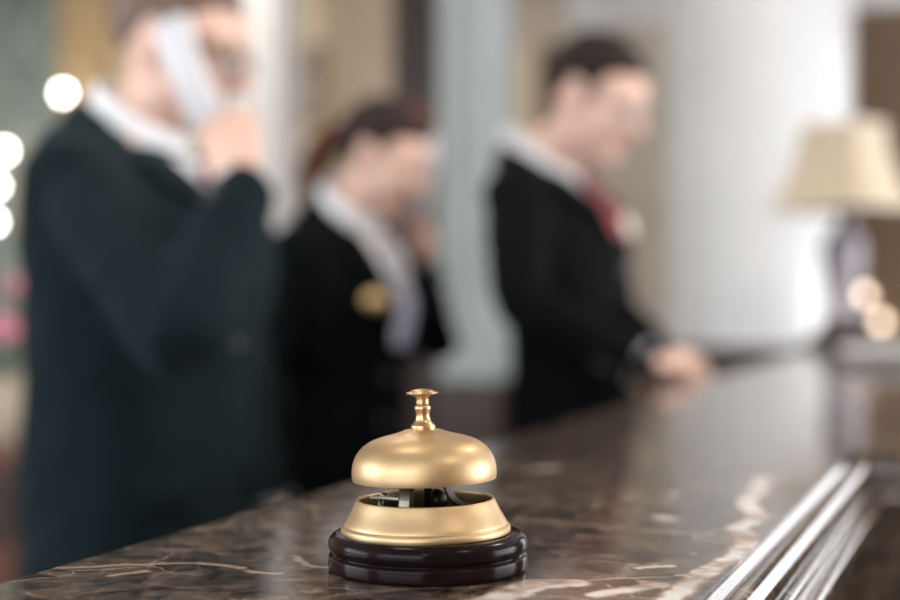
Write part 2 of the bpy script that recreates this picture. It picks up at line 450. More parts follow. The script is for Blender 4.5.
# moulding: d outward from the lip, h below the top
mp = [(-.012, .0035), (.0005, .0035), (.0012, .0060), (.0035, .0065)]
for i in range(17):                                            # the big half round
    a = R(150 - i * 13.5)
    mp.append((.0125 + .0100 * math.cos(a), .0135 - .0105 * math.sin(a)))
mp += [(.0165, .0215), (.0205, .0205), (.0240, .0215), (.0255, .0235), (.0255, .0285), (.0235, .0300), (.0250, .0315), (.0290, .0300), (.0330, .0315), (.0345, .0340), (.0345, .0420), (.0320, .0440), (.012, .0450), (-.012, .0450)]
path = lambda d, h: [(XA + d, Y0, TOP - h), (XC + d, YC - d, TOP - h), (XW + d, YC - d, TOP - h), (XW + d, Y1, TOP - h)]
b = BM()
cols = [path(d, h) for d, h in mp]
rings = [[c[k] for c in cols] for k in range(4)]
vs_ = loft(b, rings)
for row in vs_:                                                # keep the mitre and the ends crisp
    for p, q in zip(row, row[1:] + row[:1]):
        e_ = b.edges.get((p, q))
        if e_: e_.smooth = False
o = cobj('edge_moulding', b, M['marble_plain'], True)
b = BM(); prism(b, [(XB + .02, Y0), (XA + .006, Y0), (XC + .006, YC - .006), (XW + .006, YC - .006), (XW + .006, Y1 - .01), (XB + .02, Y1 - .01)], .08, TOP - .0305)
cobj('front_panel', b, M['marble_plain'])
b = BM(); prism(b, [(XB + .03, Y0), (XA - .01, Y0), (XC - .01, YC + .01), (XW - .01, YC + .01), (XW - .01, Y1 - .02), (XB + .03, Y1 - .02)], 0, .08)
cobj('kickboard', b, M['dark_wood'])

# ================================================================== SERVICE BELL
bc = on_z(428, 568.0); bc.z = TOP
BELL_TILT = R(-1.5)
bell = thing('service_bell', 'brass reception call bell on a dark lacquered wooden base, in focus on the counter', 'bell', bc, YAW)
K = .001; KZ = .974
def lat(name, prof, m, parent=bell, cap=True, mods=(), n=96, k=3):
    b = BM(); lathe(b, [(r * K, z * K) for r, z in (spline(prof, k) if k > 1 else prof)], n, (0, 0, 0), cap)
    return obj(name, b, m, parent, True, mods)
lat('base', [(47.5, 0), (49.3, .5), (49.8, 2), (49.8, 6.5), (49.4, 7.8), (48.2, 8.5), (48.0, 9.1), (48.6, 9.6), (49.4, 10.6), (49.9, 12.8), (49.6, 15.2), (48.6, 17.2), (46.8, 18.6), (44.6, 19.0), (40, 19.0), (2, 19.0)], M['base_wood'], k=2)
# skirt: a hollow flared ring (outer wall up, inner wall down)
skirt = [(43.0, 19.0), (43.2, 20.2), (43.0, 21.6), (42.2, 22.6), (41.6, 22.9), (41.4, 23.3), (41.0, 24.4), (39.4, 27.2), (37.6, 30.4), (36.3, 33.2), (35.4, 35.2), (34.9, 36.0), (34.3, 36.1), (33.8, 35.6), (34.2, 33.5), (36.0, 29.5), (38.5, 25.0), (39.5, 21.0), (39.5, 19.1)]
lat('skirt', skirt, M['brass'], cap=False, k=2)
lat('cup_floor', [(39.3, 19.1), (39.3, 22.0), (30, 22.6), (8, 22.8), (.2, 22.8)], M['cup_dark'], k=1)
dome_o = [(36.6, 46.0), (36.9, 48.4), (36.8, 51.5), (36.2, 55.0), (34.6, 58.8), (31.6, 62.6), (27.2, 65.6), (21.5, 67.7), (15.5, 69.2), (12.0, 70.3), (9.6, 71.2), (7.6, 71.5), (.1, 71.6)]
dome_i = [(.1, 70.0), (9.0, 69.6), (15.0, 67.8), (21, 66.2), (26.5, 64.0), (30.6, 61.2), (33.4, 57.6), (34.9, 54), (35.5, 51), (35.6, 48.4), (35.7, 46.3), (36.2, 45.8), (36.6, 46.0)]
dm = spline(dome_o, 3) + spline(dome_i, 2)
b = BM(); lathe(b, [(r * K, z * K) for r, z in dm], 96, cap=False); obj('dome', b, M['brass'], bell)
lat('collar', [(6.2, 71.3), (6.3, 71.8), (6.25, 73.4), (5.9, 73.8), (5.2, 74.6), (4.2, 75.8), (3.7, 77.2), (3.5, 78.6), (3.65, 80.2), (4.0, 81.6), (4.1, 82.6), (3.85, 83.4), (3.3, 83.8), (.2, 83.8)], M['brass_stem'])
lat('plunger', [(2.6, 83.6), (3.25, 84.2), (3.25, 86.6), (3.4, 87.6), (4.1, 88.6), (5.8, 89.2), (7.7, 89.7), (8.15, 90.2), (7.9, 90.6), (6.6, 90.8), (6.1, 91.2), (5.0, 91.7), (3.0, 92.1), (.2, 92.3)], M['brass_stem'])
# works under the dome: front strap, curved arm, lever plate, hammer, spindle, screws
def strap(name, pts, w, t, m, parent=bell, side=Vector((1, 0, 0))):
    b = BM(); P = [Vector(p[:3]) * K for p in spline(pts, 6)]
    rings = []
    for i, p in enumerate(P):
        tt = (P[min(i + 1, len(P) - 1)] - P[max(i - 1, 0)]).normalized()
        s = (side - tt * side.dot(tt)).normalized(); nn = tt.cross(s)
        rings.append([p + s * w * K / 2 * a + nn * t * K / 2 * c for a, c in ((-1, -1), (1, -1), (1, 1), (-1, 1))])
    loft(b, rings); return obj(name, b, m, parent, False)
strap('bracket', [(-11, -6, 22.8), (-11, -6, 36), (-9, -4, 50), (-6, -2, 66)], 7.5, 1.6, M['steel_dark'])
strap('bracket_foot', [(-17, -16, 24.2), (-12, -13, 24.6), (-11.5, -11, 36), (-10, -6, 47)], 5, 1.4, M['steel_light'])
strap('curved_arm', [(7, -4, 66), (8.5, -5, 47), (12, -5, 37), (19, -3, 32.4), (29, 0, 31.6)], 7, 1.5, M['steel_dark'], side=Vector((.35, .9, 0)))
lv = strap('lever_plate', [(-27, 4, 36.4), (-21, 1, 36.6), (-12, -2, 36.2)], 9, 1.3, M['steel_light'], side=Vector((0, 1, 0)))
b = BM(); lathe(b, [(r * K, z * K) for r, z in [(2.2, 0), (2.2, .8), (1.5, 1.5), (.1, 1.7)]], 24, Vector((-22, 1, 37.0)) * K); obj('screw', b, M['steel_light'], lv)
b = BM(); lathe(b, [(r * K, z * K) for r, z in [(1.3, 22.6), (1.3, 36)]], 20, Vector((-24, 2, 0)) * K); obj('pillar', b, M['steel_light'], bell)
b = BM(); lathe(b, [(r * K, z * K) for r, z in [(2.2, 22.6), (2.2, 71)]], 24, Vector((0, 6, 0)) * K); obj('spindle', b, M['steel_dark'], bell)
b = BM(); ell(b, Vector((4, 14, 33)) * K, (6 * K, 6 * K, 6 * K)); tube(b, [Vector((4, 14, 33)) * K, Vector((0, 7, 30)) * K], [1.4 * K, 1.4 * K], 10, 1, 1., False); obj('hammer', b, M['steel_dark'], bell)

for o in bell.children:
    if o.name.startswith(('dome', 'collar', 'plunger', 'skirt')):       # the dome sits a touch crooked on its post
        o.rotation_euler = (0, BELL_TILT if not o.name.startswith('skirt') else BELL_TILT * .5, 0)
        o.scale = (.985, .985, 1)
        if o.name.startswith('skirt'): o.location = (-.0008, 0, .0001)
        else: o.location = (-.0006, 0, 0)
bell.scale = (1, 1, KZ)

# ================================================================== PEOPLE
def sm(t): t = max(0, min(1, t)); return t * t * (3 - 2 * t)

class Person:
    """local frame: origin between the feet, forward +Y, right hand +X"""
    def __init__(s, label, px, D, rz, H, lean, pitch, yaw, roll, female, suit, hairmat, bulk=1., V0=1.15, jut=0.):
        p = at(px, HOR, D); p.z = 0
        s.root = thing('person', label, 'person', p, rz)
        s.M = Matrix.Translation(p) @ Matrix.Rotation(rz, 4, 'Z')
        s.Mi = s.M.inverted()
        s.k = H / 1.80; s.lean = R(lean); s.suit = suit; s.hm = hairmat; s.f = female; s.bulk = bulk; s.V0 = V0
        s.w = .90 if female else (1.0 if bulk >= 1 else .86)
        top = s.L((0, -.028, 1.53))
        s.hp = top
        s.HR = (Matrix.Rotation(R(yaw), 3, 'Z') @ Matrix.Rotation(R(roll), 3, 'Y') @ Matrix.Rotation(-R(pitch), 3, 'X'))
        s.hc = top + s.HR @ Vector((0, .030, .115)) * s.k + Vector((0, jut, 0))
        s.arms = {}
        s.hk = s.k * (.95 if female else 1.0)
    def h(s, p): return s.hc + s.HR @ (Vector(p) * s.hk)           # head-local point
    def L(s, p):
        """scale to height, then bend the upper body forward"""
        p = Vector(p) * s.k; z0 = .98 * s.k
        if p.z <= z0: return p
        a = s.lean * sm((p.z - z0) / (.45 * s.k))
        d = p.z - z0
        return Vector((p.x, p.y * math.cos(a) + d * math.sin(a), z0 + d * math.cos(a) - p.y * math.sin(a)))
    def pix(s, px, py, x):
        """the local point at pixel (px,py) on the plane local x = const"""
        o = s.Mi @ CAM; d = s.Mi.to_3x3() @ ray(px, py)
        return o + d * ((x - o.x) / d.x)
    SEC = [(.76, .168, .122, 0, 0), (.88, .174, .128, 0, 0), (1.00, .170, .122, 0, 0), (1.12, .166, .118, .004, 0), (1.22, .178, .125, .010, 0), (1.32, .196, .132, .010, 0),
           (1.39, .204, .124, .002, .01), (1.44, .196, .106, -.008, .02), (1.475, .158, .090, -.018, .03), (1.50, .108, .080, -.024, .04), (1.515, .080, .074, -.026, .045)]
    def sec(s, z):
        S = s.SEC
        z = max(S[0][0], min(S[-1][0], z))
        for a, b_ in zip(S, S[1:]):
            if z <= b_[0]:
                t = (z - a[0]) / (b_[0] - a[0]); v = [x + (y - x) * t for x, y in zip(a, b_)]
                v[1] *= s.bulk; v[2] *= s.bulk * (1.06 if s.bulk > 1 else 1)
                if s.f:
                    v[1] *= .90; v[2] *= .92 + (.10 if 1.2 < z < 1.36 else 0)
                    if 1.0 < z < 1.2: v[1] *= .93
                return v
    def chest(s, x, z, off=0.):
        """a point on the front of the jacket"""
        _, a, b_, cy, tilt = s.sec(z)
        q = min(.98, abs(x) / a)
        y = cy + b_ * (1 - q ** 2.4) ** (1 / 2.4)
        return s.L((x, y + off, z - tilt * .8))
    def patch(s, name, zs, fl, fr, off, m, parent, thick=.004, nx=10):
        b = BM(); rings = []
        for z in zs:
            rings.append([s.chest(fl(z) + (fr(z) - fl(z)) * i / nx, z, off) for i in range(nx + 1)])
        loft(b, rings, False, False)
        return obj(name, b, m, parent, True, [('SOLIDIFY', dict(thickness=thick * s.k, offset=0.))])
    def torso(s, bm, f=1., z0=0., z1=9, n=36):
        rings = []
        for i in range(40):
            z = .76 + (1.515 - .76) * i / 39
            if z < z0 or z > z1: continue
            _, a, b_, cy, tilt = s.sec(z)
            r = []
            for j in range(n):
                t = 2 * PI * j / n
                c, q = math.cos(t), math.sin(t)
                x = a * f * math.copysign(abs(c) ** (2 / 2.4), c); y = b_ * f * math.copysign(abs(q) ** (2 / 2.4), q)
                r.append(s.L((x, cy + y, z - tilt * y / b_)))
            rings.append(r)
        loft(bm, rings)
    def set_arm(s, side, elbow, wrist):
        sh = s.L((side * .178 * s.w, -.012, 1.425))
        s.arms[side] = (sh, Vector(elbow), Vector(wrist))
    # -------------------------------------------------- body
    def build(s, hands, hair='short', glasses=None, badge=None, tie=None):
        k = s.k; b = BM()
        s.torso(b, .78)
        for sd in (-1, 1):                                     # legs
            tube(b, [Vector((sd * .080, 0, .88)) * k, Vector((sd * .096, .008, .50)) * k, Vector((sd * .10, -.02, .09)) * k], [.062 * k, .055 * k, .04 * k])
            tube(b, [Vector((sd * .10, -.03, .05)) * k, Vector((sd * .11, .15, .04)) * k], [.035 * k, .03 * k], 12, 1)
        ell(b, Vector((0, 0, .90)) * k, (.128 * k, .098 * k, .11 * k))
        for sd, (S, E, W) in s.arms.items():
            tube(b, [S, S.lerp(E, .5), E, E.lerp(W, .45), W], [.036 * k, .036 * k, .034 * k, .032 * k, .026 * k])
        for hd in hands: s.hand(b, **hd)
        # neck and head
        nw = .052 if s.f else .057
        tube(b, [s.L((0, -.035, 1.44)), s.L((0, -.030, 1.50)), s.h((0, -.012, -.085)), s.h((0, -.010, -.03))], [(nw + .002) * k, nw * k, nw * k, nw * .95 * k])
        hr = s.HR; e = lambda c, r, m3=None: ell(b, s.h(c), [q * s.hk for q in r], hr @ m3 if m3 else hr, 28, 20)
        e((0, -.014, .036), (.076, .098, .086)); e((0, .034, -.024), (.063, .062, .086))
        e((0, .040, .030), (.066, .058, .060)); e((0, .040, -.072), (.050, .050, .040)); e((0, .076, -.094), (.021, .019, .017))
        for sd in (-1, 1):
            e((sd * .030, .080, .020), (.028, .015, .010)); e((sd * .036, .057, -.028), (.029, .028, .034))
            e((sd * .046, .012, -.062), (.016, .034, .034)); e((sd * .079, -.008, -.008), (.008, .018, .030), Matrix.Rotation(R(12), 3, 'X'))
            e((sd * .074, .004, -.012), (.010, .012, .020)); e((sd * .011, .104, -.030), (.008, .011, .008))
        nose = [s.h((0, .090, .014)), s.h((0, .104, -.008)), s.h((0, .116, -.027))]
        tube(b, nose, [.009 * s.hk, .011 * s.hk, .012 * s.hk], 12, 3)
        e((0, .088, -.0535), (.022, .010, .0065)); e((0, .087, -.066), (.019, .010, .0075))
        s.body = obj('body', b, M['skin'], s.root, True, [('REMESH', dict(mode='VOXEL', voxel_size=.0042, use_smooth_shade=True)), ('SMOOTH', dict(factor=.5, iterations=6))])
        for sd in (-1, 1):
            b = BM(); ell(b, s.h((sd * .030, .0815, .001)), [.0115 * s.hk] * 3, hr, 20, 14); ey = obj('eye', b, M['eye'], s.root)
            b = BM(); ell(b, s.h((sd * .030, .0885, -.002)), [q * s.hk for q in (.0055, .005, .0055)], hr, 16, 10); obj('iris', b, M['iris'], ey)
            b = BM(); ell(b, s.h((sd * .030, .0800, .0035)), [.0132 * s.hk] * 3, hr, 20, 14)
            inv = hr.inverted()
            bmesh.ops.delete(b, geom=[v for v in b.verts if (inv @ (v.co - s.h((sd * .030, .08, .0035)))).z < -.0045], context='VERTS')
            obj('eyelid', b, M['skin'], s.root, True, [('SOLIDIFY', dict(thickness=.0015))])
            b = BM(); tube(b, [s.h((sd * .014, .094, .024)), s.h((sd * .032, .095, .029)), s.h((sd * .052, .080, .024))], [.0026, .0034, .0018] if not s.f else [.0018, .0026, .0012], 8, 4, .7); obj('eyebrow', b, s.hm, s.root)
        b = BM(); ell(b, s.h((0, .0905, -.0545)), [q * s.hk for q in (.0215, .0090, .0045)], hr); ell(b, s.h((0, .0895, -.0645)), [q * s.hk for q in (.0185, .0092, .0055)], hr); obj('lips', b, M['lip'], s.root)
        s.hair(hair)
        s.clothes(badge, tie)
        if glasses: s.glasses(glasses)
    def hand(s, bm, side, wrist, d, n, curl=(30, 40, 25), spread=.06, thumb=(.55, .5), k=None):
        k = (k or s.k) * (.90 if s.f else 1.0)
        W = Vector(wrist); d = Vector(d).normalized(); n = Vector(n); n = (n - d * n.dot(d)).normalized()
        t = d.cross(n) * side                                        # towards the thumb
        rings = []
        for q, w, th in ((-.02, .026, .021), (.0, .026, .020), (.03, .034, .019), (.06, .040, .017), (.085, .041, .014), (.096, .036, .010)):
            rings.append([W + d * q * k + t * w * k * math.cos(2 * PI * i / 16) + n * th * k * math.sin(2 * PI * i / 16) for i in range(16)])
        loft(bm, rings)
        ell(bm, W + d * .035 * k + t * .022 * k + n * .010 * k, (.017 * k, .017 * k, .017 * k))
        for off, ln_, r in ((.031, .072, .0088), (.0105, .081, .0092), (-.0105, .074, .0088), (-.030, .058, .0078)):
            p = W + d * .086 * k + t * off * k
            dd = (d + t * off / .031 * spread).normalized(); a = 0.
            pts = [p - dd * .015 * k, p]; rr = [r * 1.05 * k, r * 1.05 * k]
            for f, c in zip((.46, .31, .23), curl):
                a += R(c)
                p = p + (dd * math.cos(a) + n * math.sin(a)) * ln_ * f * k
                pts.append(p); rr.append(r * (1.0 - .09 * len(pts) / 2) * k)
            tube(bm, pts, rr, 12, 2)
        p0 = W + d * .028 * k + t * .024 * k
        d1 = (d * .62 + t * thumb[0] + n * thumb[1]).normalized(); d2 = (d * .85 + t * .1 + n * (thumb[1] + .25)).normalized()
        p1 = p0 + d1 * .045 * k; p2 = p1 + (d1 + d2).normalized() * .033 * k; p3 = p2 + d2 * .024 * k
        tube(bm, [p0, p1, p2, p3], [.0135 * k, .0115 * k, .0105 * k, .0085 * k], 12, 3)
    def hair(s, kind):
        inv = s.HR.inverted()
        def cap(name, c, r, line, m, thick=.010, n=(72, 48), wob=.0):
            b = BM(); ell(b, s.h(c), [q * s.hk for q in r], s.HR, *n)
            kill = []
            for v in b.verts:
                q = inv @ (v.co - s.hc) / s.hk
                if q.z < line(q): kill.append(v)
                else:
                    w = noise.noise(q * 28) * wob
                    tp = 1 - sm((q.z - line(q)) / .022)                # thin out towards the hairline
                    v.co += (v.co - s.h(c)).normalized() * (w * (1 - tp) - .0075 * tp)
            bmesh.ops.delete(b, geom=kill, context='VERTS')
            return obj(name, b, m, s.root, True, [('SOLIDIFY', dict(thickness=thick, offset=-1.)), ('SUBSURF', dict(levels=1, render_levels=1))])
        def lerp(y, pts):
            if y >= pts[0][0]: return pts[0][1]
            for (a, va), (c, vc) in zip(pts, pts[1:]):
                if y >= c: return va + (vc - va) * (y - a) / (c - a)
            return pts[-1][1]
        if kind == 'short':
            ln_ = lambda q: lerp(q.y, [(.070, .066), (.045, .050), (.025, .000), (.012, -.018), (.004, .020), (-.025, .026), (-.040, -.010), (-.075, -.040)])
            cap('hair', (0, -.014, .042), (.0835, .107, .093), ln_, s.hm, wob=.006)
        else:
            ln_ = lambda q: lerp(q.y, [(.075, .064), (.050, .050), (.030, .012), (.005, .020), (-.020, .028), (-.040, -.045), (-.075, -.075)])
            hr_ = cap('hair', (0, -.014, .040), (.0840, .108, .095), ln_, s.hm, wob=.004)
            # swept-up bump on the crown, in a redder hair colour
            b = BM(); ell(b, s.h((-.026, .012, .108)), [q * s.hk for q in (.052, .056, .036)], s.HR); obj('hair_bun', b, M['hair_red'], s.root, True)
            b = BM()
            tube(b, [s.h((.0, -.098, .010)), s.h((0, -.128, .0)), s.h((.0, -.150, -.050)), s.h((.0, -.145, -.115)), s.h((0, -.125, -.160))], [.020, .028, .034, .030, .010], 16, 4)
            obj('ponytail', b, M['hair_red'], s.root)
            b = BM(); tube(b, [s.h((0, -.108, .006)), s.h((0, -.116, .004))], [.027, .027], 20, 1, 1., False); obj('hair_tie', b, M['suit_jet'], s.root)
    def clothes(s, badge, tie):
        k = s.k; b = BM()
        s.torso(b, 1.0)
        for sd, (S, E, W) in s.arms.items():
            d = (W - E).normalized(); cuff = W - d * .012 * k
            tube(b, [S - Vector((sd * .03, 0, .005)), S.lerp(E, .45), E, E.lerp(cuff, .5), cuff], [q * k * (.92 if s.f else 1.) for q in (.066, .062, .056, .051, .044)], 20, 5)
            ell(b, S - Vector((sd * .008, 0, .004)), (.068 * k, .066 * k, .064 * k))
        tex = bpy.data.textures.get('folds') or bpy.data.textures.new('folds', 'CLOUDS')
        tex.noise_scale = .085; tex.noise_depth = 3
        jk = obj('jacket', b, s.suit, s.root, True, [('REMESH', dict(mode='VOXEL', voxel_size=.008, use_smooth_shade=True)), ('SMOOTH', dict(factor=.5, iterations=14)),
                 ('DISPLACE', dict(texture=tex, strength=.022, mid_level=.5, texture_coords='LOCAL'))])
        V0, V1 = s.V0, 1.50
        vw = lambda z: .006 + (.050 if s.f else .062) * sm((z - V0) / (V1 - V0)) ** .9
        zs = [V0 + (V1 - V0) * i / 16 for i in range(17)]
        sh = s.patch('shirt', zs, lambda z: -vw(z), vw, .007, M['shirt'], s.root)
        tz0 = V0 + .004
        tw = lambda z: .034 - .016 * sm((z - tz0) / .30) if z > tz0 + .03 else .022 + .4 * (z - tz0)
        s.patch('necktie', [tz0 + (1.475 - tz0) * i / 14 for i in range(15)], lambda z: -tw(z) * (.8 if s.f else 1), lambda z: tw(z) * (.8 if s.f else 1), .014, tie, s.root, .006)
        b = BM(); ell(b, s.chest(0, 1.475, .016), (.021 * k, .013 * k, .019 * k)); kn = obj('tie_knot', b, tie, s.root)
        for sd in (-1, 1):                                           # lapels with a notch
            inner = lambda z: sd * (vw(z) - .004)
            def outer(z, sd=sd):
                t = (z - V0) / (V1 - V0)
                w = .012 + .060 * min(1, t / .62) if t < .70 else (.050 if t < .76 else .060 - .12 * max(0, t - .8))
                return sd * (vw(z) + w)
            s.patch('lapel', zs, inner, outer, .012, s.suit, jk, .005)
            b = BM()                                                 # breast and hip pocket flap
            for i in range(2): pass
            s_z = .98
            b.free()
            s.patch('pocket_flap', [.965, .99, 1.015], lambda z: sd * .075, lambda z: sd * .150, .007, s.suit, jk, .005, 6)
        for z in (V0 - .06, V0 - .16):
            b = BM(); p = s.chest(.004, z, .014); ell(b, p, (.011 * k, .004 * k, .011 * k)); obj('button', b, M['button'], jk)
        # shirt collar, a turned-down band high at the nape and low at the throat
        b = BM(); rings = []
        n = 40
        for f, zo in ((1.00, .026), (1.03, .036), (1.10, .030), (1.20, .002), (1.20, -.012), (1.10, -.016)):
            r = []
            for j in range(n):
                t = 2 * PI * j / n; x, y = math.cos(t), math.sin(t)
                a = (.060 if s.f else .063) * f
                r.append(s.L((a * x, -.026 + a * 1.02 * y, 1.515 - .040 * y + zo)))
            rings.append(r)
        loft(b, rings, False); obj('collar', b, M['shirt'], sh, True, [('SOLIDIFY', dict(thickness=.004)), ('SUBSURF', dict(levels=1, render_levels=1))])
        for sd, (S, E, W) in s.arms.items():
            d = (W - E).normalized()
            b = BM(); tube(b, [W - d * .04 * k, W + d * .006 * k], [.038 * k * (.9 if s.f else 1)] * 2, 20, 1, 1., False); obj('shirt_cuff', b, M['shirt'], sh)
            side_ = d.orthogonal().normalized()
            for q in (.03, .05):
                b = BM(); p = W - d * q * k; out = (Vector((sd, 0, -.6)) - d * Vector((sd, 0, -.6)).dot(d)).normalized(); ell(b, p + out * .0465 * k, (.008, .008, .008)); obj('cuff_button', b, M['button'], jk)
        # trousers and shoes
        b = BM(); rings = []
        for z, a, d_ in ((1.04, .14, .10), (.98, .145, .105), (.90, .155, .112), (.83, .158, .112), (.78, .154, .108)):
            rings.append([Vector((a * math.cos(2 * PI * j / 24), d_ * math.sin(2 * PI * j / 24), z)) * k for j in range(24)])
        loft(b, rings)
        for sd in (-1, 1):
            tube(b, [Vector((sd * .092, 0, .88)) * k, Vector((sd * .098, .008, .50)) * k, Vector((sd * .10, -.012, .07)) * k], [.080 * k, .072 * k, .066 * k], 20, 5, 1., False)
        obj('trousers', b, s.suit, s.root, True, [('REMESH', dict(mode='VOXEL', voxel_size=.010, use_smooth_shade=True)), ('SMOOTH', dict(factor=.5, iterations=3))])
        for sd in (-1, 1):
            b = BM(); rings = []
            for y, w, h0, in ((-.075, .022, .05), (-.06, .036, .085), (-.02, .040, .095), (.04, .042, .080), (.10, .048, .055), (.16, .044, .042), (.20, .026, .030), (.212, .010, .018)):
                rings.append([Vector((sd * .105 + w * math.cos(PI * j / 12), y, .004 + h0 * math.sin(PI * j / 12))) * k for j in range(13)] + [Vector((sd * .105 + w * q, y, 0)) * k for q in (-.9, 0, .9)])
            loft(b, rings); obj('shoe', b, M['shoe'], s.root)
        if badge:
            x, z, r, m = badge
            p = s.chest(x, z, .016); q = (s.chest(x + .012, z, .016) - s.chest(x - .012, z, .016)).normalized(); u = (s.chest(x, z + .012, .016) - s.chest(x, z - .012, .016)).normalized()
            nn = q.cross(u).normalized(); m3 = Matrix((q, u, nn)).transposed()
            b = BM(); lathe(b, [(1, -.0025), (1, .0015), (.92, .0025), (.02, .003)], 40)
            bmesh.ops.transform(b, matrix=Matrix.Translation(p) @ m3.to_4x4() @ Matrix.Diagonal((r[0], r[1], 1, 1)), verts=b.verts[:])
            bd = obj('name_badge', b, m, s.root)
            bd['label'] = 'gold oval name badge' if m is M['gold'] else 'cream oval name badge'
    def glasses(s, fm):
        hr = s.HR; b = BM()
        for sd in (-1, 1):
            pts = [s.h((sd * .033 + .024 * math.cos(2 * PI * i / 20), .102 - .1 * (.024 * math.cos(2 * PI * i / 20) * sd) ** 1, .0 + .018 * math.sin(2 * PI * i / 20))) for i in range(21)]
            tube(b, pts, [.0018] * 21, 8, 1, 1., False)
            tube(b, [s.h((sd * .057, .099, .004)), s.h((sd * .074, .06, .006)), s.h((sd * .082, -.002, .008)), s.h((sd * .080, -.022, -.008))], [.0016] * 4, 8, 4)
        tube(b, [s.h((-.010, .104, .004)), s.h((0, .107, .006)), s.h((.010, .104, .004))], [.0016] * 3, 8, 4)
        g = obj('eyeglasses', b, fm, s.root)
        for sd in (-1, 1):
            b = BM(); ell(b, s.h((sd * .033, .101, 0)), [q * s.hk for q in (.0235, .0015, .0175)], hr, 24, 12); obj('lens', b, M['lens'], g)
def handset(label, c, axis, face, parent_M, m, L_=.158, W_=.048, T_=.024, group=None):
    """cordless receiver, slightly hooked; axis from mouthpiece to earpiece, face towards the head"""
    a = (parent_M.to_3x3() @ Vector(axis)).normalized(); f = parent_M.to_3x3() @ Vector(face); f = (f - a * f.dot(a)).normalized(); sd = f.cross(a)
    base = parent_M @ Vector(c)
    rot = Matrix((sd, f, a)).transposed()
    o = bpy.data.objects.new('telephone_handset', None); C.objects.link(o); o.location = base; o.rotation_euler = rot.to_euler(); o.empty_display_size = .05
    tag(o, label, 'telephone', group)
    b = BM(); rings = []
    for q, w, t, off in ((-.50, .5, .55, .010), (-.47, .85, .85, .009), (-.35, 1, 1, .006), (-.1, .9, .95, .0), (.15, .92, .95, .0), (.35, 1.05, 1, .004), (.47, .95, .85, .007), (.50, .6, .5, .007)):
        r = []
        for j in range(24):
            an = 2 * PI * j / 24; cx_, sx_ = math.cos(an), math.sin(an)
            r.append((W_ / 2 * w * math.copysign(abs(cx_) ** .6, cx_), off + T_ / 2 * t * math.copysign(abs(sx_) ** .6, sx_), q * L_))
        rings.append(r)
    loft(b, rings); obj('body', b, m, o)
    b = BM(); obox(b, (0, T_ / 2 + .001, -.02), (W_ * .62, .002, L_ * .36), Matrix.Identity(3), .0006); kp = obj('keypad', b, M['plastic_dark'], o, False)
    b = BM(); ell(b, (0, T_ / 2 + .008, L_ * .37), (W_ * .28, .003, .012)); obj('earpiece', b, M['plastic_dark'], o)
    b = BM(); tube(b, [(-W_ * .3, 0, L_ * .5), (-W_ * .3, 0, L_ * .56)], [.005, .004], 12, 1); obj('antenna', b, m, o)
    return o

# --- left man: on the phone, nearest, seen from his right side
A = Person('man in near-black suit with painted teal sheen at left, nearest, holding white phone to ear', 140, 2.06, R(-94), 1.770, 3, 17, 12, 0, False, M['suit_teal_sheen'], M['hair_fair'], 1.10, 1.36)
wr = A.pix(241, 190, .165)
A.set_arm(1, A.pix(182, 335, .30), wr)
A.set_arm(-1, A.L((-.25, .0, 1.16)), A.L((-.24, .05, .93)))
ph_c = A.pix(188, 74, .112)
d_hand = A.pix(223, 104, .128) - wr
A.build([dict(side=1, wrist=wr, d=d_hand, n=(-1, -.25, 0), curl=(18, 30, 22), thumb=(.05, .42)),
         dict(side=-1, wrist=A.arms[-1][2], d=(.0, .15, -1), n=(1, 0, 0), curl=(25, 35, 20))], glasses=M['frame_black'], tie=M['tie_red'])
ax = A.pix(170, 26, .106) - A.pix(206, 118, .100)
handset('white cordless phone held to the ear of the man at left', ph_c, ax, (-1, 0, 0), A.M, M['plastic_white'], .165, .056, .026)

# --- woman in the middle, head bowed, phone at her far ear
B = Person('woman in a black suit jacket with tied-back dark hair and gold badge, on the phone', 341, 2.82, R(-110), 1.69, 6, 25, 16, 0, True, M['suit_black'], M['hair_dark'], 1.0, 1.23)
wl = B.pix(419, 268, -.115)
B.set_arm(-1, B.pix(436, 345, -.27), wl)
B.set_arm(1, B.L((.235, -.01, 1.16)), B.L((.225, .04, .93)))
B.build([dict(side=-1, wrist=wl, d=B.pix(427, 208, -.098) - wl, n=(1, .1, 0), curl=(20, 35, 25), thumb=(.6, .3)),
         dict(side=1, wrist=B.arms[1][2], d=(0, .12, -1), n=(-1, 0, 0), curl=(20, 25, 20))], hair='tied', badge=(.080, 1.338, (.029, .019), M['gold']), tie=M['tie_grey'])
handset('pale handset held against the far ear of the woman', B.pix(424, 178, -.088), B.pix(427, 148, -.09) - B.pix(418, 215, -.085), (1, 0, 0), B.M, M['plastic_white'], .160, .052, .025)

